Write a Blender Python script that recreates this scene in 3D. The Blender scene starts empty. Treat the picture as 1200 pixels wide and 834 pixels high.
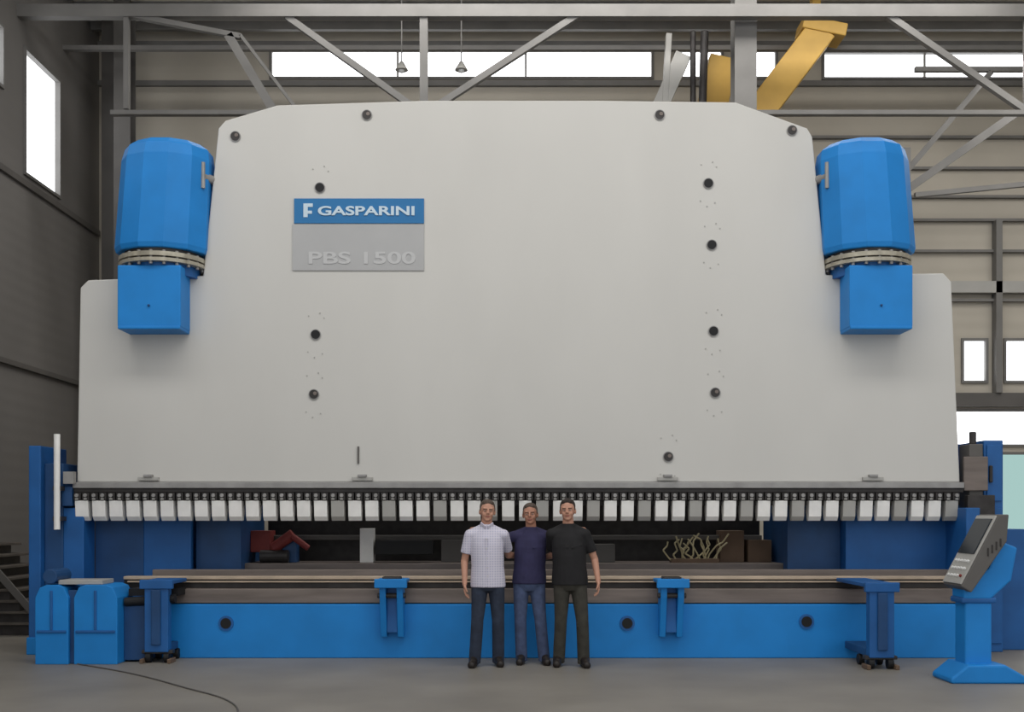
import bpy, bmesh, math, random
from mathutils import Vector, Matrix
random.seed(4)
sc = bpy.context.scene
sc.view_settings.view_transform = 'Standard'
sc.view_settings.look = 'None'

# ------------------------------------------------------------------ materials
def lin(c):
    c = c/255.0
    return c/12.92 if c <= 0.04045 else ((c+0.055)/1.055)**2.4
def col(r, g, b): return (lin(r), lin(g), lin(b), 1.0)

def mat(name, rgb, rough=0.6, metal=0.0, var=0.08, scale=3.0, bump=0.0, stretch=(1, 1, 1), spec=0.4):
    m = bpy.data.materials.new(name); m.use_nodes = True
    nt = m.node_tree; N = nt.nodes; L = nt.links
    p = N['Principled BSDF']
    p.inputs['Roughness'].default_value = rough
    p.inputs['Metallic'].default_value = metal
    p.inputs['Specular IOR Level'].default_value = spec
    tc = N.new('ShaderNodeTexCoord'); mp = N.new('ShaderNodeMapping')
    mp.inputs['Scale'].default_value = stretch
    no = N.new('ShaderNodeTexNoise'); no.inputs['Scale'].default_value = scale
    no.inputs['Detail'].default_value = 5
    rp = N.new('ShaderNodeValToRGB')
    c = col(*rgb)
    rp.color_ramp.elements[0].position = 0.3; rp.color_ramp.elements[1].position = 0.7
    rp.color_ramp.elements[0].color = tuple(x*(1-var) for x in c[:3])+(1,)
    rp.color_ramp.elements[1].color = tuple(min(1, x*(1+var)) for x in c[:3])+(1,)
    L.new(tc.outputs['Object'], mp.inputs['Vector']); L.new(mp.outputs[0], no.inputs['Vector'])
    L.new(no.outputs['Fac'], rp.inputs['Fac']); L.new(rp.outputs['Color'], p.inputs['Base Color'])
    if bump:
        b = N.new('ShaderNodeBump'); b.inputs['Strength'].default_value = bump
        b.inputs['Distance'].default_value = 0.02
        L.new(no.outputs['Fac'], b.inputs['Height']); L.new(b.outputs[0], p.inputs['Normal'])
    return m

def emit(name, rgb, s):
    m = bpy.data.materials.new(name); m.use_nodes = True
    nt = m.node_tree; nt.nodes.clear()
    e = nt.nodes.new('ShaderNodeEmission'); o = nt.nodes.new('ShaderNodeOutputMaterial')
    e.inputs['Color'].default_value = col(*rgb); e.inputs['Strength'].default_value = s
    nt.links.new(e.outputs[0], o.inputs[0]); return m

def ribbed(name, rgb, axis, freq, var=0.2, rough=0.7):
    m = mat(name, rgb, rough, var=0.08, scale=0.6)
    nt = m.node_tree; N = nt.nodes; L = nt.links
    w = N.new('ShaderNodeTexWave'); w.bands_direction = axis; w.inputs['Scale'].default_value = freq
    b = N.new('ShaderNodeBump'); b.inputs['Strength'].default_value = var; b.inputs['Distance'].default_value = 0.05
    tc = [n for n in N if n.type == 'TEX_COORD'][0]
    L.new(tc.outputs['Object'], w.inputs['Vector']); L.new(w.outputs['Fac'], b.inputs['Height'])
    L.new(b.outputs[0], N['Principled BSDF'].inputs['Normal']); return m

M = {}
M['cream'] = mat('panel_paint', (204, 202, 197), 0.6, var=0.025, scale=1.2, stretch=(1, 1, .4), spec=.25)
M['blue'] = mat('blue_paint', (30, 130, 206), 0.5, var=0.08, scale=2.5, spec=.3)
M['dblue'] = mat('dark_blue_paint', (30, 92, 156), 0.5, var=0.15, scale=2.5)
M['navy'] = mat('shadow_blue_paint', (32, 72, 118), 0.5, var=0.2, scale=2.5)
M['black'] = mat('black_rubber', (20, 20, 22), 0.6)
M['dark'] = mat('dark_steel', (58, 55, 54), 0.5, 0.3, var=0.25, scale=8)
M['steel'] = mat('worn_steel', (118, 108, 102), 0.5, 0.2, var=0.2, scale=5, stretch=(.3, 3, 3))
M['lsteel'] = mat('bright_steel', (240, 238, 234), 0.4, 0.0, var=0.06, scale=6)
M['msteel'] = mat('mid_steel', (150, 148, 146), 0.4, 0.3, var=0.15, scale=6)
M['rust'] = mat('oiled_plate', (186, 168, 148), 0.5, 0.1, var=0.15, scale=3)
M['flange'] = mat('flange_steel', (168, 162, 146), 0.35, 0.3, var=0.3, scale=9)
M['white'] = mat('white_paint', (232, 232, 230), 0.5, var=0.03)
M['greyplate'] = mat('sign_grey', (174, 174, 174), 0.6, var=0.03)
M['signlt'] = mat('sign_lettering', (190, 190, 190), 0.6, var=0.02)
M['signblue'] = mat('sign_blue', (34, 112, 168), 0.5, var=0.04)
M['signtxt'] = mat('sign_white', (196, 214, 226), 0.5, var=0.02)
M['red'] = mat('red_paint', (130, 54, 50), 0.6, var=0.25)
M['brown'] = mat('brown_cardboard', (108, 88, 72), 0.8, var=0.2)
M['brass'] = mat('pale_hoses', (190, 178, 140), 0.5, var=0.2)
M['yellow'] = mat('crane_yellow', (198, 158, 76), 0.5, var=0.12, scale=1.5)
M['frame'] = mat('galvanised_frame', (118, 116, 113), 0.65, var=0.12, scale=2)
M['frdark'] = mat('frame_dark', (94, 91, 88), 0.6, var=0.12, scale=2)
M['wallL'] = ribbed('wall_grey', (116, 113, 110), 'Z', 1.5, .05)
M['wallB'] = ribbed('wall_beige', (184, 177, 164), 'Z', 1.2, .12)
M['ceil'] = ribbed('ceiling_sheet', (222, 215, 201), 'X', 1.6, .3)
M['floor'] = mat('concrete_floor', (132, 127, 119), 0.5, var=0.15, scale=0.9, bump=0.03)
M['glow'] = emit('daylight_glazing', (250, 252, 255), 3.0)
M['glowt'] = emit('daylight_glazing_teal', (175, 210, 205), 0.9)
M['screen'] = mat('screen_glass', (30, 38, 46), 0.15, var=0.02)
M['cons'] = mat('console_grey', (170, 168, 163), 0.5, var=0.05)
M['wood'] = mat('step_treads', (88, 82, 76), 0.8, var=0.25, scale=4)

# ------------------------------------------------------------------ mesh kit
class MB:
    def __init__(s): s.bm = bmesh.new(); s.mats = []
    def mi(s, m):
        if m not in s.mats: s.mats.append(m)
        return s.mats.index(m)
    def _faces(s, vs, fs, m):
        k = s.mi(m); V = [s.bm.verts.new(v) for v in vs]
        for f in fs:
            try:
                F = s.bm.faces.new([V[i] for i in f]); F.material_index = k
            except ValueError: pass
    def box(s, x0, x1, y0, y1, z0, z1, m):
        vs = [(x, y, z) for x in (x0, x1) for y in (y0, y1) for z in (z0, z1)]
        s._faces(vs, [(0, 1, 3, 2), (4, 6, 7, 5), (0, 4, 5, 1), (2, 3, 7, 6), (0, 2, 6, 4), (1, 5, 7, 3)], m)
    def prism(s, pts, y0, y1, m):          # XZ outline extruded in Y
        n = len(pts)
        vs = [(x, y0, z) for x, z in pts]+[(x, y1, z) for x, z in pts]
        fs = [tuple(range(n)), tuple(range(2*n-1, n-1, -1))]+[(i, i+n, (i+1) % n+n, (i+1) % n) for i in range(n)]
        s._faces(vs, fs, m)
    def prismx(s, pts, x0, x1, m):         # YZ outline extruded in X
        n = len(pts)
        vs = [(x0, y, z) for y, z in pts]+[(x1, y, z) for y, z in pts]
        fs = [tuple(range(n)), tuple(range(2*n-1, n-1, -1))]+[(i, i+n, (i+1) % n+n, (i+1) % n) for i in range(n)]
        s._faces(vs, fs, m)
    def tube(s, p, q, r, m, seg=16, r2=None, rot=0):
        p, q = Vector(p), Vector(q); r2 = r if r2 is None else r2
        d = (q-p).normalized(); a = Vector((0, 0, 1)) if abs(d.z) < .9 else Vector((1, 0, 0))
        u = d.cross(a).normalized(); w = d.cross(u)
        vs = []
        for c, rr in ((p, r), (q, r2)):
            for i in range(seg):
                t = 2*math.pi*i/seg+rot; vs.append(c+u*math.cos(t)*rr+w*math.sin(t)*rr)
        fs = [tuple(range(seg-1, -1, -1)), tuple(range(seg, 2*seg))]+[(i, (i+1) % seg, (i+1) % seg+seg, i+seg) for i in range(seg)]
        s._faces(vs, fs, m)
    def beam(s, p, q, w, h, m, up=(0, 1, 0)):
        p, q = Vector(p), Vector(q); d = (q-p).normalized(); up = Vector(up)
        u = d.cross(up).normalized(); v = u.cross(d).normalized()
        vs = []
        for c in (p, q):
            for a, b in ((-1, -1), (1, -1), (1, 1), (-1, 1)): vs.append(c+u*a*w/2+v*b*h/2)
        s._faces(vs, [(0, 3, 2, 1), (4, 5, 6, 7), (0, 1, 5, 4), (1, 2, 6, 5), (2, 3, 7, 6), (3, 0, 4, 7)], m)
    def loftz(s, rings, m, seg=24):        # rings (cx,cy,z,rx,ry)
        vs = []
        for cx, cy, z, rx, ry in rings:
            for i in range(seg):
                t = 2*math.pi*i/seg; vs.append((cx+rx*math.cos(t), cy+ry*math.sin(t), z))
        fs = [tuple(range(seg-1, -1, -1)), tuple(range(seg*(len(rings)-1), seg*len(rings)))]
        for k in range(len(rings)-1):
            for i in range(seg):
                j = (i+1) % seg; fs.append((k*seg+i, k*seg+j, (k+1)*seg+j, (k+1)*seg+i))
        s._faces(vs, fs, m)
    def ell(s, c, r, m, seg=20):
        k = s.mi(m)
        o = bmesh.ops.create_uvsphere(s.bm, u_segments=seg, v_segments=seg//2+2, radius=1,
             matrix=Matrix.Translation(c) @ Matrix.Diagonal((r[0], r[1], r[2], 1)))
        for v in o['verts']:
            for f in v.link_faces: f.material_index = k
    def cap(s, p, q, r1, r2, m, seg=14):
        s.ell(p, (r1,)*3, m, seg); s.ell(q, (r2,)*3, m, seg); s.tube(p, q, r1, m, seg, r2)
    def obj(s, name, parent=None, bevel=0, smooth=False, warp=None):
        bmesh.ops.recalc_face_normals(s.bm, faces=s.bm.faces)
        if warp:
            for v in s.bm.verts: v.co = warp(v.co)
        me = bpy.data.meshes.new(name); s.bm.to_mesh(me); s.bm.free()
        for m in s.mats: me.materials.append(m)
        o = bpy.data.objects.new(name, me); sc.collection.objects.link(o)
        if parent: o.parent = parent
        if bevel:
            b = o.modifiers.new('bevel', 'BEVEL'); b.width = bevel; b.segments = 2
            b.limit_method = 'ANGLE'; b.angle_limit = math.radians(40)
        if smooth:
            for f in me.polygons: f.use_smooth = True
        return o
    def remesh(s, name, vox, parent, sm=4, clampz=None, warp=None):
        bmesh.ops.recalc_face_normals(s.bm, faces=s.bm.faces)
        me = bpy.data.meshes.new(name+'_t'); s.bm.to_mesh(me); s.bm.free()
        t = bpy.data.objects.new(name+'_t', me); sc.collection.objects.link(t)
        r = t.modifiers.new('r', 'REMESH'); r.mode = 'VOXEL'; r.voxel_size = vox
        if sm:
            q = t.modifiers.new('s', 'SMOOTH'); q.factor = .5; q.iterations = sm
        dg = bpy.context.evaluated_depsgraph_get(); dg.update()
        nm = bpy.data.meshes.new_from_object(t.evaluated_get(dg))
        bpy.data.objects.remove(t)
        nm.materials.clear(); nm.materials.append(s.mats[0])
        for f in nm.polygons: f.use_smooth = True; f.material_index = 0
        for v in nm.vertices:
            if clampz is not None and v.co.z < clampz: v.co.z = clampz
            if warp: v.co = warp(v.co)
        o = bpy.data.objects.new(name, nm); sc.collection.objects.link(o); o.parent = parent
        return o

def empty(name, loc=(0, 0, 0)):
    e = bpy.data.objects.new(name, None); e.location = loc; e.empty_display_size = .2
    sc.collection.objects.link(e); return e

def text(name, body, x, z, y, h, m, parent, width=None, bold=0.0):
    c = bpy.data.curves.new(name, 'FONT'); c.body = body; c.size = h*1.38; c.extrude = .004; c.offset = bold
    t = bpy.data.objects.new(name+'_t', c); sc.collection.objects.link(t)
    dg = bpy.context.evaluated_depsgraph_get(); dg.update()
    me = bpy.data.meshes.new_from_object(t.evaluated_get(dg)); bpy.data.objects.remove(t)
    xs = [v.co.x for v in me.vertices]; k = width/(max(xs)-min(xs)) if width else 1; x0 = min(xs)
    for v in me.vertices: v.co = Vector((x+(v.co.x-x0)*k, y-v.co.z, z+v.co.y))
    me.materials.clear(); me.materials.append(m)
    o = bpy.data.objects.new(name, me); sc.collection.objects.link(o); o.parent = parent

# ------------------------------------------------------------------ room shell
XL, XR, YB, ZC = -8.0, 15.0, 21.5, 11.0
b = MB(); b.box(-8.2, 15.2, -3, 21.8, -.2, 0, M['floor']); b.obj('floor')
b = MB(); b.box(-8.2, 15.2, 6, 21.8, ZC, ZC+.15, M['ceil']); b.obj('ceiling')

def wall_with_holes(name, axis, pos, th, a0, a1, z0, z1, holes, m):
    b = MB()
    A = sorted({a0, a1, *[h[0] for h in holes], *[h[1] for h in holes]})
    Z = sorted({z0, z1, *[h[2] for h in holes], *[h[3] for h in holes]})
    for i in range(len(A)-1):
        j = 0
        while j < len(Z)-1:
            ca = (A[i]+A[i+1])/2
            def hole(k): 
                cz = (Z[k]+Z[k+1])/2
                return any(h[0] < ca < h[1] and h[2] < cz < h[3] for h in holes)
            if hole(j): j += 1; continue
            k = j
            while k+1 < len(Z)-1 and not hole(k+1): k += 1
            if axis == 'x': b.box(A[i], A[i+1], pos, pos+th, Z[j], Z[k+1], m)
            else: b.box(pos-th, pos, A[i], A[i+1], Z[j], Z[k+1], m)
            j = k+1
    return b.obj(name)

wn = [0]
def window(axis, pos, h, m, mull=0, side=1):
    wn[0] += 1
    b = MB(); a0, a1, z0, z1 = h; t = .05
    def bx(p0, p1, q0, q1, mm, d0=-.04, d1=.10):
        if axis == 'x': b.box(p0, p1, pos+d0, pos+d1, q0, q1, mm)
        else: b.box(pos-d1, pos-d0, p0, p1, q0, q1, mm)
    bx(a0, a1, z0, z0+t, M['frame']); bx(a0, a1, z1-t, z1, M['frame'])
    bx(a0, a0+t, z0+t, z1-t, M['frame']); bx(a1-t, a1, z0+t, z1-t, M['frame'])
    for i in range(mull):
        c = a0+(a1-a0)*(i+1)/(mull+1); bx(c-.02, c+.02, z0+t, z1-t, M['cons'], .0, .05)
    bx(a0+t, a1-t, z0+t, z1-t, m, .06, .09)
    b.obj('window_%d' % wn[0])

lh = [(18.15, 19.6, 7.2, 9.3), (15.6, 17.42, 8.3, 9.3), (11.5, 13.2, 7.2, 9.3), (8.5, 10.2, 7.2, 9.3)]
wall_with_holes('wall_left', 'y', XL, .2, 4, 21.7, 0, ZC, lh, M['wallL'])
for h in lh: window('y', XL, h, M['glow'], 0)
bh = [(-4.7, 2.75, 10.06, 10.66), (3.15, 4.1, 10.06, 10.66), (4.65, 5.15, 10.06, 10.66), (6.0, 14, 10.05, 10.62),
      (8.70, 9.22, 4.18, 5.05), (9.52, 10.6, 4.18, 5.05), (8.2, 14, 2.95, 3.68), (8.9, 14, .6, 2.85)]
wall_with_holes('wall_back', 'x', YB, .2, XL, 15, 0, ZC, bh, M['wallB'])
for i, h in enumerate(bh): window('x', YB, h, M['glowt'] if i == 7 else M['glow'], [2, 0, 0, 3, 0, 0, 0, 3][i])
wall_with_holes('wall_right', 'y', XR+.2, .2, 8, 21.7, 0, ZC, [], M['wallB'])
b = MB(); b.box(XL, XL+.06, 4, 21.4, 7.0, 7.1, M['frdark']); b.box(XL, XL+.08, 4, 21.4, 4.0, 4.08, M['frdark']); b.obj('trim_1')
b = MB()
for z in (5.75, 6.05, 6.7, 7.3, 7.75, 8.3, 8.9): b.box(5, 15, YB-.1, YB-.002, z, z+.05, M['frame'])
b.box(7.8, 15, YB-.15, YB-.002, 3.72, 3.98, M['frdark'])
b.box(5, 15, YB-.2, YB-.002, 5.9, 6.12, M['cons'])
b.box(9.3, 9.42, YB-.2, YB-.002, 3.98, 7.3, M['frame'])
b.obj('trim_2')
b = MB(); b.box(XL, XR, YB-.08, YB-.002, 9.92, 10.02, M['frame']); b.box(XL, XR, YB-.08, YB-.002, 10.70, 10.78, M['frame']); b.obj('trim_3')

def column(x, y, w, m, z1=ZC):
    b = MB(); h = w/2
    b.box(x-h, x+h, y-h, y-h+.03, 0, z1, m); b.box(x-h, x+h, y+h-.03, y+h, 0, z1, m)
    b.box(x-.02, x+.02, y-h+.03, y+h-.03, 0, z1, m); b.box(x-h-.08, x+h+.08, y-h-.08, y+h+.08, 0, .03, m)
    b.obj('steel_column')
column(-7.05, 20.2, .3, M['frdark']); column(3.84, 18.4, .36, M['frame']); column(-7.6, 21.0, .25, M['frdark'])
column(14.4, 18.4, .38, M['frame'])

b = MB()
for y in (7.5, 9.5, 11.5, 13.5, 15.5, 17.2, 19.2, 20.3, 21.1): b.box(XL, XR, y-.05, y+.05, ZC-.16, ZC-.001, M['frame'])
b.obj('roof_purlins')
Y = 18.0
b = MB()
b.beam((XL, Y, 9.78), (XR, Y, 9.78), .2, .16, M['frame'])
b.beam((-6.5, Y, 8.14), (XR, Y, 8.14), .07, .12, M['frame'])
for p, q in [((-3.65, 9.7), (-1.55, 8.2)), ((1.1, 9.75), (-1.3, 8.2)),
             ((6.05, 9.75), (8.3, 8.2)), ((10.8, 9.75), (8.4, 8.2)), ((10.8, 9.75), (13.2, 8.2))]:
    b.beam((p[0], Y, p[1]), (q[0], Y, q[1]), .1, .1, M['frame'])
b.beam((-1.43, Y, 9.7), (-1.43, Y, 8.2), .13, .1, M['frame'])
b.beam((-4.6, Y, 9.4), (-3.85, Y, 8.15), .14, .1, M['frame'])
b.beam((-4.4, Y, 9.4), (-3.45, Y, 8.15), .05, .1, M['frame'])
b.beam((-6.3, Y, 9.75), (-4.4, Y, 9.38), .08, .1, M['frame'])
for x in (-6.25, 8.35, 13.2): b.beam((x, Y, 9.7), (x, Y, 8.2), .08, .1, M['frame'])
b.beam((XL, 19.8, 9.95), (XR, 19.8, 9.95), .08, .1, M['frame'])
b.obj('roof_truss')
b = MB()
b.beam((6.7, 19, 7.15), (9.2, 19, 8.9), .13, .1, M['frame']); b.beam((6.75, 19, 7.5), (8.2, 19, 9.2), .09, .08, M['frame'])
b.beam((6.9, 19, 7.1), (12, 19, 7.6), .08, .08, M['frame']); b.beam((6.9, 19, 9.25), (12, 19, 9.25), .08, .08, M['frame'])
b.beam((6.75, 19, 0), (6.75, 19, 7.9), .12, .12, M['frame'])
b.obj('wall_bracing')

cr = empty('overhead_crane', (5.0, 19.3, 8.6))
def rel(o, e):
    o.parent = e; o.matrix_parent_inverse = Matrix.Translation(e.location).inverted(); return o
b = MB()
b.beam((3.9, 19.3, 8.1), (5.35, 19.3, 10.0), .5, .5, M['yellow']); b.beam((3.35, 19.5, 8.1), (3.7, 19.5, 9.6), .5, .45, M['yellow'])
b.box(2.9, 4.6, 19.1, 19.7, 7.9, 8.25, M['yellow'])
b.beam((5.0, 19.3, 10.1), (5.75, 19.3, 9.95), .22, .55, M['yellow']); b.box(5.2, 5.35, 19.2, 19.4, 10.0, 10.9, M['yellow'])
rel(b.obj('jib_girders', None, .02), cr)
b = MB()
b.beam((2.35, 19.2, 8.2), (2.95, 19.2, 9.55), .28, .3, M['cons']); b.tube((2.2, 19.2, 8.3), (2.75, 19.2, 8.3), .22, M['cons'], 16)
b.beam((2.6, 19.1, 8.2), (2.7, 19.1, 9.9), .1, .12, M['cons'])
b.tube((3.1, 19.0, 8.2), (3.1, 19.0, 9.9), .05, M['dark']); b.tube((3.25, 19.0, 8.2), (3.3, 19.0, 9.9), .07, M['dark'])
rel(b.obj('hoist', None, .01), cr)
for x in (-1.85, -.85):
    b = MB(); b.tube((x, 18.6, 9.2), (x, 18.6, ZC-.1), .01, M['frame'], 8)
    b.tube((x, 18.6, 9.08), (x, 18.6, 9.22), .11, M['cons'], 20, .03); b.ell((x, 18.6, 9.08), (.05, .05, .05), M['white'], 12)
    b.obj('pendant_lamp')

# ------------------------------------------------------------------ press brake
pb = empty('press_brake', (0, 13, 0))
def P(o): return rel(o, pb)
front = [(-5.10, 2.00), (-5.06, 4.28), (-4.97, 4.37), (-3.62, 4.42), (-3.44, 6.15), (-3.36, 6.24), (-2.75, 6.42), (-1, 6.475),
         (1, 6.475), (2.62, 6.455), (3.46, 6.15), (3.52, 6.05), (3.68, 4.43), (5.06, 4.45), (5.15, 4.35), (5.25, 2.00)]
b = MB(); b.prism(front, 13.0, 13.35, M['cream']); P(b.obj('ram_front_plate', None, .015))
b = MB()
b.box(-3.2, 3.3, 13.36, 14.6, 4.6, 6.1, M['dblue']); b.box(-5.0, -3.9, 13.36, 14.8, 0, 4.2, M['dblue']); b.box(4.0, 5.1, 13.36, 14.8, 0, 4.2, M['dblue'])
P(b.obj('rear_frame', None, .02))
holes = [(276, 160), (430, 135), (773, 135), (928, 153), (375, 220), (830, 215), (834, 287), (370, 392), (836, 388), (368, 462), (838, 460), (783, 535)]
b = MB()
for u, v in holes:
    x, z = u/100-6, 7.65-v/100
    light = (u in (276, 928, 430, 773, 838, 368, 783))
    b.tube((x, 12.985, z), (x, 13.0, z), .062, M['msteel'], 24)
    b.tube((x, 12.978, z), (x, 12.99, z), .052, M['dark'] if light else M['black'], 24)  # flat dark disc carries the shade inside a hole, nothing is recessed
    if light: b.tube((x+.015, 12.972, z+.01), (x+.015, 12.98, z+.01), .022, M['steel'], 12)
    if 300 < u < 900 and v > 200:
        for a in (0.8, 1.2, 2.2, 4.0, 4.6, 5.3):
            b.tube((x+.14*math.cos(a), 12.993, z+.27*math.sin(a)), (x+.14*math.cos(a), 13, z+.27*math.sin(a)), .008, M['cons'], 8)
b.box(-1.81, -1.79, 12.98, 13, 2.22, 2.42, M['frdark'])
P(b.obj('hole_discs'))
b = MB()
for u in (175, 425, 782, 1022):
    x = u/100-6; b.box(x-.12, x+.12, 12.95, 13.0, 2.02, 2.06, M['cons']); b.box(x-.05, x+.05, 12.93, 13.0, 2.06, 2.09, M['msteel'])
P(b.obj('lower_brackets', None, .004))
b = MB(); b.box(-2.57, -1.03, 12.985, 13.0, 4.48, 5.02, M['greyplate']); b.box(-2.55, -1.03, 12.98, 13.0, 5.03, 5.32, M['signblue'])
b.box(-2.44, -2.39, 12.974, 12.98, 5.1, 5.26, M['signtxt']); b.box(-2.39, -2.33, 12.974, 12.98, 5.22, 5.26, M['signtxt']); b.box(-2.39, -2.34, 12.974, 12.98, 5.14, 5.175, M['signtxt'])
P(b.obj('sign_board'))
text('sign_lettering', 'GASPARINI', -2.27, 5.125, 12.974, .105, M['signtxt'], None, width=1.13, bold=.004); P(bpy.data.objects['sign_lettering'])
text('sign_model_lettering', 'PBS 1500', -2.38, 4.56, 12.983, .14, M['signlt'], None, width=1.25, bold=.004); P(bpy.data.objects['sign_model_lettering'])

# tool clamp rail
b = MB()
b.box(-5.12, 5.27, 12.92, 13.3, 1.93, 1.999, M['msteel']); b.box(-5.12, 5.27, 12.95, 13.3, 1.88, 1.93, M['dark'])
b.box(-5.12, 5.27, 13.06, 13.22, 1.73, 1.88, M['dark'])
P(b.obj('tool_holder_beam', None, .006))
b = MB(); n = 52
for i in range(2*n):
    x = -5.12+(i+.5)*10.35/(2*n)
    b.box(x-.042, x+.042, 12.93, 13.06, 1.79, 1.875, M['dark'])
    b.tube((x, 12.905, 1.845), (x, 12.93, 1.845), .024, M['msteel'], 8)
    b.box(x-.018, x+.018, 12.91, 12.93, 1.795, 1.812, M['cons'])
P(b.obj('punch_clamps', None, .004))
b = MB()
for i in range(n):
    x = -5.12+(i+.5)*10.35/n
    w = .076 if i < 24 else .072
    mm = M['lsteel'] if (i < 14 or i % 3) else M['cons']
    b.prismx([(12.93, 1.785), (13.1, 1.785), (13.1, 1.66), (13.05, 1.55), (12.99, 1.55), (12.95, 1.60)], x-w, x+w, mm)
P(b.obj('upper_punches', None, .004))

# lower table and bed
b = MB()
b.box(-4.45, 5.15, 12.72, 13.15, .78, .88, M['dark']); b.box(-4.45, 5.15, 12.7, 12.86, .88, .915, M['rust'])
b.box(-4.4, 5.15, 12.68, 12.72, .845, .862, M['rust']); b.box(-4.0, 5.1, 12.56, 13.1, .62, .78, M['steel'])
b.box(-4.2, 5.1, 12.95, 13.05, .88, .98, M['steel'])
P(b.obj('lower_die_table', None, .006))
b = MB()
b.box(-4.0, 5.2, 12.53, 12.7, 0, .61, M['blue']); b.box(-5.1, 5.2, 12.7, 13.3, 0, .7, M['dblue'])
P(b.obj('bed_apron', None, .012))
b = MB()
for u, v in ((265, 730), (735, 730), (945, 728)):
    x = (u-600)/103.75; z = 1.6-(v-605)/103.75
    b.tube((x, 12.515, z), (x, 12.53, z), .085, M['dblue'], 20); b.tube((x, 12.508, z), (x, 12.52, z), .06, M['black'], 20)
P(b.obj('bed_lifting_holes'))
b = MB()
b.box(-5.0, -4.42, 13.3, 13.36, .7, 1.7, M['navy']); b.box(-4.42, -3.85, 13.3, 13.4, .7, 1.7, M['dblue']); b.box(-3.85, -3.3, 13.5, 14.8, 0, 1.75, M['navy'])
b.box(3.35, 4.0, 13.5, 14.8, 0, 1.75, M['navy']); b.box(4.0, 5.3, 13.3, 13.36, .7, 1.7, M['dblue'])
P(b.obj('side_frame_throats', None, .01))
b = MB()
b.box(-3.3, 3.35, 15.0, 15.1, 0, 2.1, M['dark']); b.box(-3.5, 4.2, 13.7, 14.5, .92, 1.02, M['steel']); b.box(-3.3, 3.35, 14.0, 14.3, .6, .92, M['dark'])
for x in (-2.4, -1, .9, 2.4): b.box(x-.1, x+.1, 13.9, 14.4, 0, .6, M['dark'])
b.box(-3.1, 3.2, 14.2, 14.3, 1.3, 1.36, M['frdark'])
P(b.obj('back_gauge', None, .008))
b = MB()
b.box(-3.3, -3.05, 14, 14.3, 1.15, 1.42, M['red']); b.tube((-3.0, 13.95, 1.2), (-2.75, 13.95, 1.38), .07, M['red']); b.tube((-3.15, 13.9, 1.1), (-2.8, 13.9, 1.1), .08, M['dark'])
b.box(-2.9, -2.72, 14, 14.2, 1.02, 1.3, M['navy']); b.tube((-2.75, 13.9, 1.35), (-2.55, 13.9, 1.2), .04, M['red'])
b.tube((-3.7, 13.8, 1.02), (-3.6, 13.8, 1.25), .05, M['dark']); b.box(-3.85, -3.55, 13.75, 13.9, 1.02, 1.08, M['dark'])
b.box(-1.92, -1.75, 14.0, 14.2, 1.02, 1.45, M['lsteel']); b.box(-1.73, -1.0, 14.0, 14.2, 1.12, 1.3, M['black']); b.box(-.9, -.55, 14.1, 14.3, 1.02, 1.3, M['frdark'])
b.box(2.65, 2.95, 14.1, 14.4, 1.02, 1.42, M['brown']); b.box(3.0, 3.3, 14.1, 14.4, 1.02, 1.3, M['brown']); b.box(.85, 1.3, 14.0, 14.3, 1.02, 1.25, M['frdark'])
for i in range(16):
    x = 2.05+i*.034; p = Vector((x, 13.95+random.uniform(0, .1), 1.02)); 
    for k in range(4):
        q = p+Vector((random.uniform(-.09, .09), random.uniform(-.03, .03), .04+random.random()*.07)); b.tube(p, q, .011, M['brass'], 8); p = q
b.box(2.0, 2.6, 13.9, 14.1, 1.02, 1.07, M['brown'])
P(b.obj('gauge_fingers_and_drives', None, .006))

# hydraulic cylinders
def cyl(name, cx, sg):
    b = MB(); cy = 13.05
    def ring(z, r, dx): return [(cx+dx+r*math.cos(2*math.pi*(i+.5)/12), cy+r*.9*math.sin(2*math.pi*(i+.5)/12), z) for i in range(12)]
    rs = [ring(4.66, .53, 0), ring(4.72, .55, 0), ring(5.74, .53, -sg*.06), ring(5.87, .50, -sg*.07), ring(5.94, .40, -sg*.07)]
    vs = [v for r in rs for v in r]; n = 12; fs = [tuple(range(n-1, -1, -1)), tuple(range(4*n, 5*n))]
    for k in range(4):
        for i in range(n): fs.append((k*n+i, k*n+(i+1) % n, (k+1)*n+(i+1) % n, (k+1)*n+i))
    b._faces(vs, fs, M['blue']); P(b.obj(name+'_cover', None, .012))
    b = MB()
    b.tube((cx, cy, 4.60), (cx, cy, 4.67), .44, M['dark'], 32); b.tube((cx, cy, 4.50), (cx, cy, 4.54), .50, M['flange'], 32); b.tube((cx, cy, 4.56), (cx, cy, 4.61), .50, M['flange'], 32)
    b.tube((cx, cy, 4.54), (cx, cy, 4.56), .45, M['dark'], 32)
    for i in range(20):
        a = 2*math.pi*i/20; b.tube((cx+.46*math.cos(a), cy+.46*math.sin(a), 4.47), (cx+.46*math.cos(a), cy+.46*math.sin(a), 4.63), .02, M['msteel'], 8)
    b.tube((cx, cy, 4.38), (cx, cy, 4.51), .42, M['dblue'], 32)
    P(b.obj(name+'_flange', None, 0))
    b = MB()
    b.box(cx-.36+sg*.03, cx+.36+sg*.03, 12.62, 13.0, 3.76, 4.46, M['blue'])
    b.box(cx-.355+sg*.03, cx+.355+sg*.03, 12.61, 13.0, 3.73, 3.77, M['blue'])
    b.tube((cx+sg*.03, 12.595, 4.0), (cx+sg*.03, 12.62, 4.0), .015, M['navy'], 10)
    P(b.obj(name+'_mount_block', None, .012))
    b = MB(); b.tube((cx-sg*.5, 12.9, 5.55), (cx-sg*.62, 13.1, 5.55), .05, M['msteel']); b.tube((cx-sg*.52, 12.85, 5.4), (cx-sg*.52, 12.85, 5.7), .025, M['msteel'])
    P(b.obj(name+'_pipe'))
cyl('left_cylinder', -4.10, -1)
cyl('right_cylinder', 4.17, 1)

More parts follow.
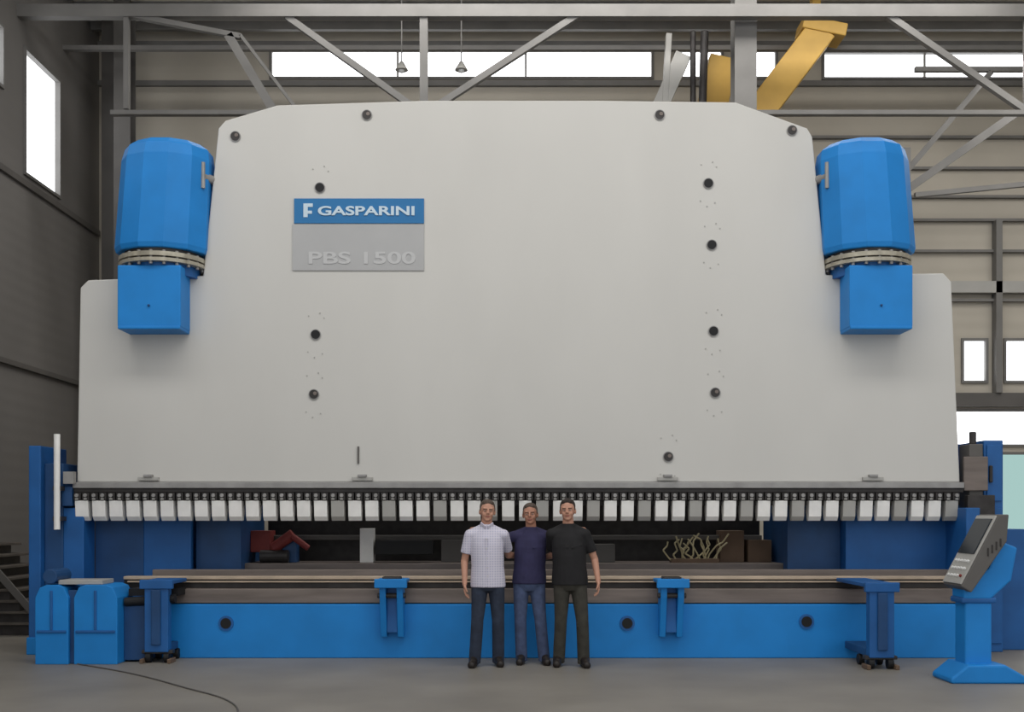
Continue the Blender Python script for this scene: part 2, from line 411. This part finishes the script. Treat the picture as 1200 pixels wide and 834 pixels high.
# side posts
b = MB()
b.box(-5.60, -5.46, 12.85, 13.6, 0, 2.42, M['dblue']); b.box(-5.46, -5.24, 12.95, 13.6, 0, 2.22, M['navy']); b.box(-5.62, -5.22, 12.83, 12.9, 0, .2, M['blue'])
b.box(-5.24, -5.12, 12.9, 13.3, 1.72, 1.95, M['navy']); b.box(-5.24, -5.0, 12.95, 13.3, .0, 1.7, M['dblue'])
P(b.obj('left_side_post', None, .01))
b = MB(); b.tube((-5.25, 12.80, 1.45), (-5.25, 12.80, 2.55), .035, M['lsteel'], 12); b.box(-5.3, -5.2, 12.8, 12.95, 1.9, 1.95, M['dark']); b.box(-5.3, -5.2, 12.8, 12.95, 1.55, 1.6, M['dark'])
b.box(-5.2, -5.08, 12.85, 12.93, 1.98, 2.12, M['msteel'])
P(b.obj('light_guard_rod'))
b = MB()
b.box(5.36, 5.52, 13.0, 13.3, 0, 2.45, M['frdark']); b.tube((5.44, 13.1, 2.45), (5.44, 13.1, 2.60), .04, M['dark'])
b.box(5.28, 5.56, 12.95, 13.0, 1.9, 2.3, M['steel']); b.box(5.3, 5.62, 12.9, 13, 1.4, 1.85, M['dark'])
b.box(5.2, 5.36, 12.7, 13.3, 0, 1.7, M['dblue'])
P(b.obj('right_side_post', None, .01))
b = MB()
b.box(5.57, 5.80, 13.1, 13.9, 0, 2.5, M['dblue']); b.box(5.6, 5.78, 13.08, 13.1, 1.78, 2.45, M['dblue']); b.box(5.6, 5.78, 13.08, 13.1, .1, 1.7, M['dblue'])
b.box(5.62, 5.66, 13.05, 13.08, 2.0, 2.2, M['dark']); b.box(5.8, 6.15, 13.3, 13.8, 0, 1.45, M['dblue'])
P(b.obj('electrical_cabinet', None, .012))

# left hydraulic boxes
b = MB()
for x0, x1 in ((-5.16, -4.80), (-4.74, -4.27)):
    pts = [(x0, .0), (x0, .72), (x0+.05, .83), (x0+.12, .86), (x1-.12, .86), (x1-.05, .83), (x1, .72), (x1, 0)]
    b.prism(pts, 12.0, 12.5, M['blue'])
    b.box(x0+.02, x1-.02, 11.985, 12.0, .34, .37, M['dblue'])
    b.box((x0+x1)/2-.015, (x0+x1)/2+.015, 11.985, 12.0, .37, .80, M['dblue'])
b.box(-4.82, -4.72, 12.05, 12.5, 0, .8, M['navy'])
b.box(-4.93, -4.45, 12.05, 12.4, .86, .91, M['cons'])
b.box(-4.27, -4.0, 12.2, 12.5, .02, .62, M['navy']); b.tube((-5.0, 12.0, .95), (-5.0, 12.4, .95), .08, M['navy'], 16)
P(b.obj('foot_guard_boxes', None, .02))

def support(x, y0, legs):
    b = MB()
    c1 = M['dblue'] if legs else M['blue']
    b.box(x-.17, x+.17, y0, 12.66, .86, .90, c1); b.box(x-.18, x+.18, y0-.02, y0+.04, .81, .91, c1)
    if legs:
        b.box(x-.13, x+.13, y0, y0+.12, .12, .86, c1); b.box(x-.05, x+.05, y0-.03, y0, .2, .8, M['navy'])
        b.box(x-.12, x+.12, y0+.1, 12.5, .12, .2, M['navy'])
        for sx in (-1, 1):
            b.tube((x+sx*.1-.03, y0+.06, .06), (x+sx*.1+.03, y0+.06, .06), .06, M['black'], 16)
            b.tube((x+sx*.1-.03, y0+.4, .06), (x+sx*.1+.03, y0+.4, .06), .06, M['black'], 16)
        b.box(x-.17, x+.17, y0+.02, y0+.12, .10, .14, M['dark'])
        b.box(x-.17, x-.13, y0-.05, y0+.15, 0, .05, M['brown']); b.box(x+.13, x+.17, y0-.05, y0+.15, 0, .05, M['brown'])
    else:
        for a in (-.13, .06):
            b.prismx([(y0+.03, .86), (12.53, .86), (12.53, .25), (12.42, .25), (y0+.05, .7)], x+a, x+a+.07, c1)
        b.box(x-.06, x+.06, 12.4, 12.53, .3, .86, M['dblue']); b.box(x-.1, x+.1, y0+.05, 12.5, .90, .93, M['dark'])
        b.tube((x-.16, 12.35, .72), (x+.16, 12.35, .72), .03, M['dark'])
    P(b.obj('sheet_support_arm', None, .008))
support(-1.34, 12.25, False); support(1.78, 12.25, False)
support(-3.88, 12.1, True); support(3.87, 11.6, True)
b = MB(); b.box(-4.25, -3.7, 12.3, 12.6, .72, .80, M['black']); b.tube((-4.25, 12.2, .66), (-3.7, 12.2, .7), .05, M['black'])
P(b.obj('support_slide'))

# ------------------------------------------------------------------ control console
cc = empty('control_console', (4.55, 10.8, 0))
def C(o): return rel(o, cc)
b = MB(); b.prism([(4.20, 0), (4.20, .05), (4.36, .18), (4.72, .18), (4.93, .06), (4.93, 0)], 10.6, 11.1, M['blue'])
b.box(4.38, 4.64, 10.72, 10.98, .16, .86, M['blue']); b.box(4.34, 4.68, 10.7, 11.0, .76, .82, M['dblue'])
b.prism([(4.36, .80), (4.62, .80), (4.82, .98), (4.88, 1.30), (4.72, 1.36), (4.6, 1.1), (4.36, .9)], 10.7, 11.0, M['blue'])
C(b.obj('pedestal', None, .02))
b = MB(); b.prism([(4.30, .93), (4.40, .87), (4.74, 1.36), (4.76, 1.62), (4.66, 1.62)], 10.62, 11.08, M['frdark'])
C(b.obj('console_housing', None, .012))
b = MB()
d = Vector((.36, 0, .69)).normalized(); nrm = Vector((-d.z, 0, d.x))
def q(t, y, off): v = Vector((4.30, y, .93))+d*t+nrm*off; return v
b.beam(q(.02, 10.85, .008), q(.76, 10.85, .008), .016, .44, M['cons']); b.beam(q(.34, 10.85, .02), q(.72, 10.85, .02), .015, .38, M['screen'])
for i in range(5):
    for j in range(3): b.tube(q(.10+j*.08, 10.7+i*.07, .012), q(.10+j*.08, 10.7+i*.07, .035), .014, M['red'] if (i+j) == 0 else M['white'], 10)
for i in range(4): b.box(4.55+i*.04, 4.565+i*.04, 10.612, 10.62, 1.22+i*.03, 1.3+i*.03, M['dark'])
C(b.obj('console_keypad', None, .003))

cu = bpy.data.curves.new('floor_cable', 'CURVE'); cu.dimensions = '3D'; cu.bevel_depth = .007
sp = cu.splines.new('BEZIER'); pts = [(-4.7, 12.0, .007), (-3.9, 11.3, .007), (-3.1, 10.4, .007), (-2.4, 9.5, .007), (-2.1, 8.5, .007)]
sp.bezier_points.add(len(pts)-1)
for bp, p in zip(sp.bezier_points, pts): bp.co = p; bp.handle_left_type = bp.handle_right_type = 'AUTO'
cu.materials.append(M['frdark']); o = bpy.data.objects.new('floor_cable', cu); sc.collection.objects.link(o)

# metal steps against the left wall, climbing to the left
b = MB()
for i in range(8):
    z = .14+i*.15; xr = -6.25-i*.13
    b.box(-7.95, xr, 14.9, 16.2, z, z+.035, M['wood'])
    b.box(-7.95, xr-.13, 14.95, 16.15, z-.14 if i else 0, z, M['dark'])
b.beam((-6.2, 14.88, .06), (-7.35, 14.88, 1.36), .10, .03, M['frdark'])
b.obj('metal_steps', None, .005)

# ------------------------------------------------------------------ people
def checks(name):
    m = mat(name, (216, 208, 220), .8, var=.05, scale=10)
    nt = m.node_tree; N = nt.nodes; L = nt.links; p = N['Principled BSDF']
    tc = [n for n in N if n.type == 'TEX_COORD'][0]
    w1 = N.new('ShaderNodeTexWave'); w1.bands_direction = 'X'; w1.inputs['Scale'].default_value = 12
    w2 = N.new('ShaderNodeTexWave'); w2.bands_direction = 'Z'; w2.inputs['Scale'].default_value = 12
    mu = N.new('ShaderNodeMath'); mu.operation = 'MULTIPLY'
    mx = N.new('ShaderNodeMix'); mx.data_type = 'RGBA'
    mx.inputs[6].default_value = col(210, 206, 218); mx.inputs[7].default_value = col(168, 168, 194)
    L.new(tc.outputs['Object'], w1.inputs['Vector']); L.new(tc.outputs['Object'], w2.inputs['Vector'])
    L.new(w1.outputs['Fac'], mu.inputs[0]); L.new(w2.outputs['Fac'], mu.inputs[1]); L.new(mu.outputs[0], mx.inputs[0])
    L.new(mx.outputs[2], p.inputs['Base Color']); return m
skin = mat('skin', (190, 142, 120), .55, var=.06, scale=14)
skin2 = mat('skin_tanned', (172, 124, 102), .55, var=.06, scale=14)
hairm = mat('dark_hair', (48, 40, 36), .8, var=.3, scale=60, bump=.4)
hairg = mat('greying_hair', (84, 72, 64), .8, var=.3, scale=60, bump=.4)
lip = mat('lips', (156, 98, 86), .5); eyew = mat('eye_white', (205, 200, 192), .3); iris = mat('iris', (40, 30, 24), .3)
jean = mat('dark_jeans', (44, 52, 68), .85, var=.25, scale=12, bump=.2)
jean2 = mat('blue_jeans', (70, 82, 112), .85, var=.25, scale=12, bump=.2)
olive = mat('olive_trousers', (58, 56, 50), .85, var=.25, scale=12, bump=.2)
shirt1 = checks('checked_shirt'); shirt2 = mat('navy_tshirt', (48, 46, 78), .85, var=.15, scale=9, bump=.2)
shirt3 = mat('black_shirt', (28, 27, 29), .8, var=.2, scale=9, bump=.2)
shoe = mat('dark_shoes', (36, 30, 27), .5)

def rotv(v, ax, a): return Matrix.Rotation(a, 3, ax) @ v
def hand(b, w, d, n, side, m, curl=1.0):
    w = Vector(w); d = Vector(d).normalized(); side = Vector(side); side = (side-d*side.dot(d)).normalized()
    nn = d.cross(side); n = nn if nn.dot(Vector(n)) > 0 else -nn
    ax = d.cross(n).normalized()
    Ls = [.073, .082, .076, .060]
    for i in range(4):
        off = .030-i*.0205
        kn = w+d*(.088-.005*abs(i-1))+side*off
        b.cap(w+d*.005+side*off*.5, kn, .0155, .0115, m, 10)
        dd = (d+side*(off*2.2)).normalized(); p = kn
        for k, (fr, ang) in enumerate(((.45, .18), (.3, .38), (.25, .30))):
            dd = rotv(dd, ax, ang*curl*(1+.12*i)); q = p+dd*Ls[i]*fr
            b.cap(p, q, .0088-.0008*k, .008-.0008*k, m, 10); p = q
    b.cap(w+d*.02+side*.012, w+d*.05+side*.02+n*.004, .017, .015, m, 10)
    p = w+d*.025+side*.026; q = p+(side*.65+d*.7+n*.3).normalized()*.045; r = q+(d*.9+side*.15+n*.35).normalized()*.034
    b.cap(p, q, .013, .0105, m, 10); b.cap(q, r, .0105, .008, m, 10)

def sstep(a, b, x):
    t = max(0, min(1, (x-a)/(b-a))); return t*t*(3-2*t)

def person(name, loc, scale, skn, hair, shirt, trs, arms, hems=.86, collar=False, feet=((-.12, 0), (.12, 0)), bulk=1.0, tilt=0, yaw=0, sway=0):
    e = empty(name, loc)
    piv = Vector((0, 0, 1.50))
    def warp(c):
        c = Vector(c)
        if c.z > 1.49 and abs(c.x) < .12 and abs(c.y) < .16:
            w = sstep(1.49, 1.56, c.z)
            c = piv+Matrix.Rotation(tilt*w, 3, 'Y') @ (Matrix.Rotation(yaw*w, 3, 'Z') @ (c-piv))
        if 0 < c.z < 1.38: c.x += sway*math.sin(math.pi*c.z/1.38)
        return c
    legs = []
    for sx, (fx, fy) in zip((-1, 1), feet):
        legs.append((sx, Vector((sx*.085, 0, .88)), Vector(((sx*.085+fx)*.52, fy*.5-.03, .485)), Vector((fx, fy+.015, .09))))
    b = MB()
    b.loftz([(0, .0, .84, .13, .09), (0, .0, .93, .163*bulk, .108), (0, 0, 1.05, .142*bulk, .098*bulk), (0, 0, 1.16, .148*bulk, .102*bulk),
             (0, 0, 1.28, .160, .11), (0, .005, 1.36, .155, .10), (0, .01, 1.42, .115, .08), (0, .01, 1.475, .065, .06)], skn)
    b.cap((0, .02, 1.44), (0, .008, 1.57), .064, .056, skn)
    b.ell((0, .012, 1.658), (.077, .095, .098), skn, 28); b.ell((0, -.018, 1.602), (.061, .070, .074), skn, 24)
    b.ell((0, -.062, 1.552), (.030, .024, .020), skn); b.ell((0, -.035, 1.568), (.048, .05, .035), skn)
    b.cap((0, -.082, 1.660), (0, -.106, 1.622), .008, .0125, skn, 12)
    b.ell((.011, -.096, 1.618), (.008, .01, .008), skn, 12); b.ell((-.011, -.096, 1.618), (.008, .01, .008), skn, 12)
    b.cap((-.042, -.068, 1.668), (.042, -.068, 1.668), .014, .014, skn, 12)
    for sx, hip, kn, an in legs:
        b.ell((sx*.079, .015, 1.630), (.011, .02, .031), skn, 14); b.ell((sx*.040, -.058, 1.61), (.020, .022, .026), skn, 14)
        b.cap(hip, kn, .086, .056, skn); b.cap(kn, an, .054, .036, skn)
        cm = kn.lerp(an, .35); b.ell((cm.x, cm.y+.015, cm.z), (.05, .052, .12), skn)
        b.cap(an+Vector((0, 0, -.03)), (an.x+sx*.02, an.y-.12, .035), .028, .024, skn)
    sl = []
    for A in arms:
        sh, el, wr = Vector(A['s']), Vector(A['e']), Vector(A['w'])
        sxx = 1 if sh.x > 0 else -1
        b.cap((sxx*.09, .01, 1.40), sh, .062, .050, skn); b.cap((sxx*.03, .015, 1.47), sh, .04, .04, skn)
        b.cap(sh, el, .050, .038, skn); b.cap(el, wr, .040, .026, skn)
        hand(b, wr, A['d'], A['n'], A['t'], skn, A.get('curl', 1))
        sl.append((sh, el, sxx))
    b.remesh('body', .0052, e, 3, warp=warp)
    b = MB()
    for sx in (-1, 1):
        b.ell((sx*.031, -.0765, 1.643), (.0125, .009, .0055), eyew, 14); b.ell((sx*.031, -.0835, 1.643), (.0055, .004, .005), iris, 12)
        b.cap((sx*.016, -.087, 1.661), (sx*.046, -.079, 1.661), .004, .003, hair, 8)
        b.cap((sx*.019, -.084, 1.6495), (sx*.043, -.078, 1.6485), .0032, .0028, skn, 8)
    b.cap((-.020, -.0855, 1.587), (.020, -.0855, 1.587), .0045, .0045, lip, 8); b.cap((-.015, -.086, 1.581), (.015, -.086, 1.581), .005, .005, lip, 8)
    b.obj('face_features', e, 0, True, warp=warp)
    b = MB(); b.ell((0, .030, 1.686), (.083, .091, .085), hair, 26); b.ell((0, .055, 1.63), (.075, .062, .06), hair, 22)
    b.cap((-.03, -.035, 1.728), (.03, -.035, 1.728), .026, .026, hair, 12)
    for sx in (-1, 1): b.ell((sx*.074, .0, 1.662), (.010, .02, .03), hair, 12)
    b.remesh('hair', .007, e, 2, warp=warp)
    # shirt
    b = MB(); k = bulk
    b.loftz([(0, 0, hems, .178*k, .127*k), (0, 0, hems+.08, .176*k, .127*k), (0, -.002, 1.06, .164*k, .124*k), (0, -.002, 1.16, .166*k, .125*k), (0, 0, 1.28, .176, .127),
             (0, .006, 1.36, .172, .115), (0, .01, 1.42, .135, .096), (0, .012, 1.465, .085, .080), (0, .012, 1.502, .072, .070)], shirt)
    for sh, el, sxx in sl:
        b.cap((sxx*.10, .01, 1.388), sh, .074, .060, shirt); b.cap((sxx*.035, .015, 1.468), sh+Vector((0, 0, .008)), .046, .048, shirt)
        b.tube(sh, sh.lerp(el, .70), .060, shirt, 20, .062)
        b.cap(sh, sh.lerp(el, .3), .060, .060, shirt)
        b.cap(sh.lerp(el, .15)+Vector((0, -.058, 0)), sh.lerp(el, .6)+Vector((sxx*.02, -.052, 0)), .006, .012, shirt, 8)
    for i in range(9):
        a = -1.3+i*.33; z0 = hems+random.uniform(0, .1)
        b.cap((.160*math.sin(a)*k, -.118*math.cos(a)*k, z0), (.150*math.sin(a+.25)*k, -.117*math.cos(a+.25)*k, z0+random.uniform(.12, .3)), .014, .006, shirt, 8)
    for i in range(4):
        z = .98+i*.09; b.cap((-.12*k, -.08*k, z), (-.02, -.122*k, z+random.uniform(-.05, .03)), .008, .006, shirt, 8); b.cap((.12*k, -.08*k, z+.03), (.03, -.122*k, z+random.uniform(-.05, .03)), .008, .006, shirt, 8)
    b.remesh('shirt', .0075, e, 3, warp=warp)
    if collar:
        b = MB()
        for sx in (-1, 1):
            b.beam((sx*.012, -.078, 1.462), (sx*.068, -.03, 1.505), .012, .05, shirt, up=(0, -.4, 1))
        b.box(-.012, .012, -.136, -.12, .90, 1.36, shirt)
        for z in (1.35, 1.25, 1.15, 1.05, .96): b.tube((0, -.140, z), (0, -.130, z), .006, eyew, 10)
        b.obj('collar_and_placket', e, .003, warp=warp)
    # trousers
    b = MB()
    b.loftz([(0, 0, .80, .13*k, .09*k), (0, 0, .86, .165*k, .112*k), (0, 0, 1.0, .158*k, .112*k)], trs)
    for sx, hip, kn, an in legs:
        hem = Vector((an.x, an.y, .035))
        b.cap(hip, kn, .094, .066, trs); b.tube(kn, hem, .066, trs, 20, .064)
        for i in range(5):
            zz = .07+i*.035 if i < 3 else .44+.03*(i-3); c = kn.lerp(hem, (.485-zz)/.45)
            b.cap(c+Vector((-.05, -.038, random.uniform(-.02, .02))), c+Vector((.045, -.045, random.uniform(-.02, .02))), .010, .008, trs, 8)
        b.cap((sx*.03, -.085, .84), (sx*.14, -.05, .90), .012, .01, trs, 8)
    b.remesh('trousers', .0075, e, 3, warp=warp)
    b = MB()
    for sx, hip, kn, an in legs:
        b.cap((an.x, an.y+.035, .04), (an.x+sx*.025, an.y-.15, .034), .046, .043, shoe)
        b.cap((an.x, an.y, .085), (an.x+sx*.018, an.y-.11, .055), .048, .040, shoe)
    b.remesh('shoes', .007, e, 2, clampz=0.0)
    e.scale = (scale,)*3
    return e

def L(p, loc, s): return tuple((Vector(p)-Vector(loc))/s)
lo = (-.27, 11.85, 0); s1 = 1.01
person('man_in_checked_shirt', lo, s1, skin, hairg, shirt1, jean, [
    dict(s=(-.178, .005, 1.39), e=(-.245, .03, 1.11), w=(-.245, -.055, .875), d=(.04, -.12, -1), n=(1, .2, 0), t=(0, -1, -.1), curl=1.1),
    dict(s=(.178, .01, 1.39), e=L((-.045, 12.07, 1.18), lo, s1), w=L((.10, 12.27, 1.17), lo, s1), d=(1, .25, 0), n=(0, -1, 0), t=(0, 0, 1), curl=.4)],
    hems=.84, collar=True, feet=((-.13, -.02), (.12, .05)), bulk=1.05, tilt=.05, yaw=.1, sway=.015)
lm = (.205, 12.06, 0); s2 = .99
person('man_in_navy_tshirt', lm, s2, skin2, hairg, shirt2, jean2, [
    dict(s=(-.178, .01, 1.40), e=L((-.20, 12.13, 1.31), lm, s2), w=L((-.37, 12.0, 1.475), lm, s2), d=(-.5, -.85, .0), n=(.1, 0, -1), t=(1, -.3, 0), curl=1.3),
    dict(s=(.178, .01, 1.40), e=L((.60, 12.13, 1.31), lm, s2), w=L((.715, 11.99, 1.475), lm, s2), d=(.45, -.85, .0), n=(-.1, 0, -1), t=(-1, -.3, 0), curl=1.3)],
    hems=.88, feet=((-.10, 0), (.15, -.03)), bulk=1.06, tilt=-.05, yaw=-.1, sway=-.02)
lr = (.60, 11.85, 0); s3 = 1.015
person('man_in_black_shirt', lr, s3, skin, hairm, shirt3, olive, [
    dict(s=(.178, .005, 1.39), e=(.270, .04, 1.125), w=(.295, -.05, .89), d=(.0, -.2, -1), n=(-1, .2, 0), t=(0, -1, -.1), curl=1.3),
    dict(s=(-.178, .01, 1.39), e=L((.44, 12.07, 1.18), lr, s3), w=L((.32, 12.27, 1.14), lr, s3), d=(-1, .15, 0), n=(0, -1, 0), t=(0, 0, 1), curl=.4)],
    hems=.86, feet=((-.10, .04), (.16, -.03)), bulk=1.08, tilt=-.04, yaw=-.12, sway=.02)

# ------------------------------------------------------------------ light
w = bpy.data.worlds.new('world'); sc.world = w; w.use_nodes = True
bg = w.node_tree.nodes['Background']; bg.inputs[0].default_value = (.96, .98, 1, 1); bg.inputs[1].default_value = .95
def area(name, loc, rot, sx, sy, e, c=(1, .98, .95)):
    l = bpy.data.lights.new(name, 'AREA'); l.shape = 'RECTANGLE'; l.size = sx; l.size_y = sy; l.energy = e; l.color = c
    o = bpy.data.objects.new(name, l); o.location = loc; o.rotation_euler = rot; sc.collection.objects.link(o)
area('machine_fill', (0, 8, 10.7), (math.radians(25), 0, 0), 14, 2, 520)  # added fill aimed at the machine, no skylight in the ceiling
area('rear_fill', (2, 17, 10.6), (0, 0, 0), 12, 1, 400)  # added fill to brighten roof and back wall, no lamp fitting there
area('rear_fill.001', (10, 17, 9.0), (0, 0, 0), 4, 4, 180)  # added fill for the right end of the hall, no fitting

cam = bpy.data.cameras.new('camera'); co = bpy.data.objects.new('camera', cam); sc.collection.objects.link(co)
co.location = (0, 0, 1.6); co.rotation_euler = (math.radians(90), 0, 0)
cam.sensor_width = 36; cam.lens = 39; cam.shift_y = 188/1200; cam.clip_end = 200
sc.camera = co
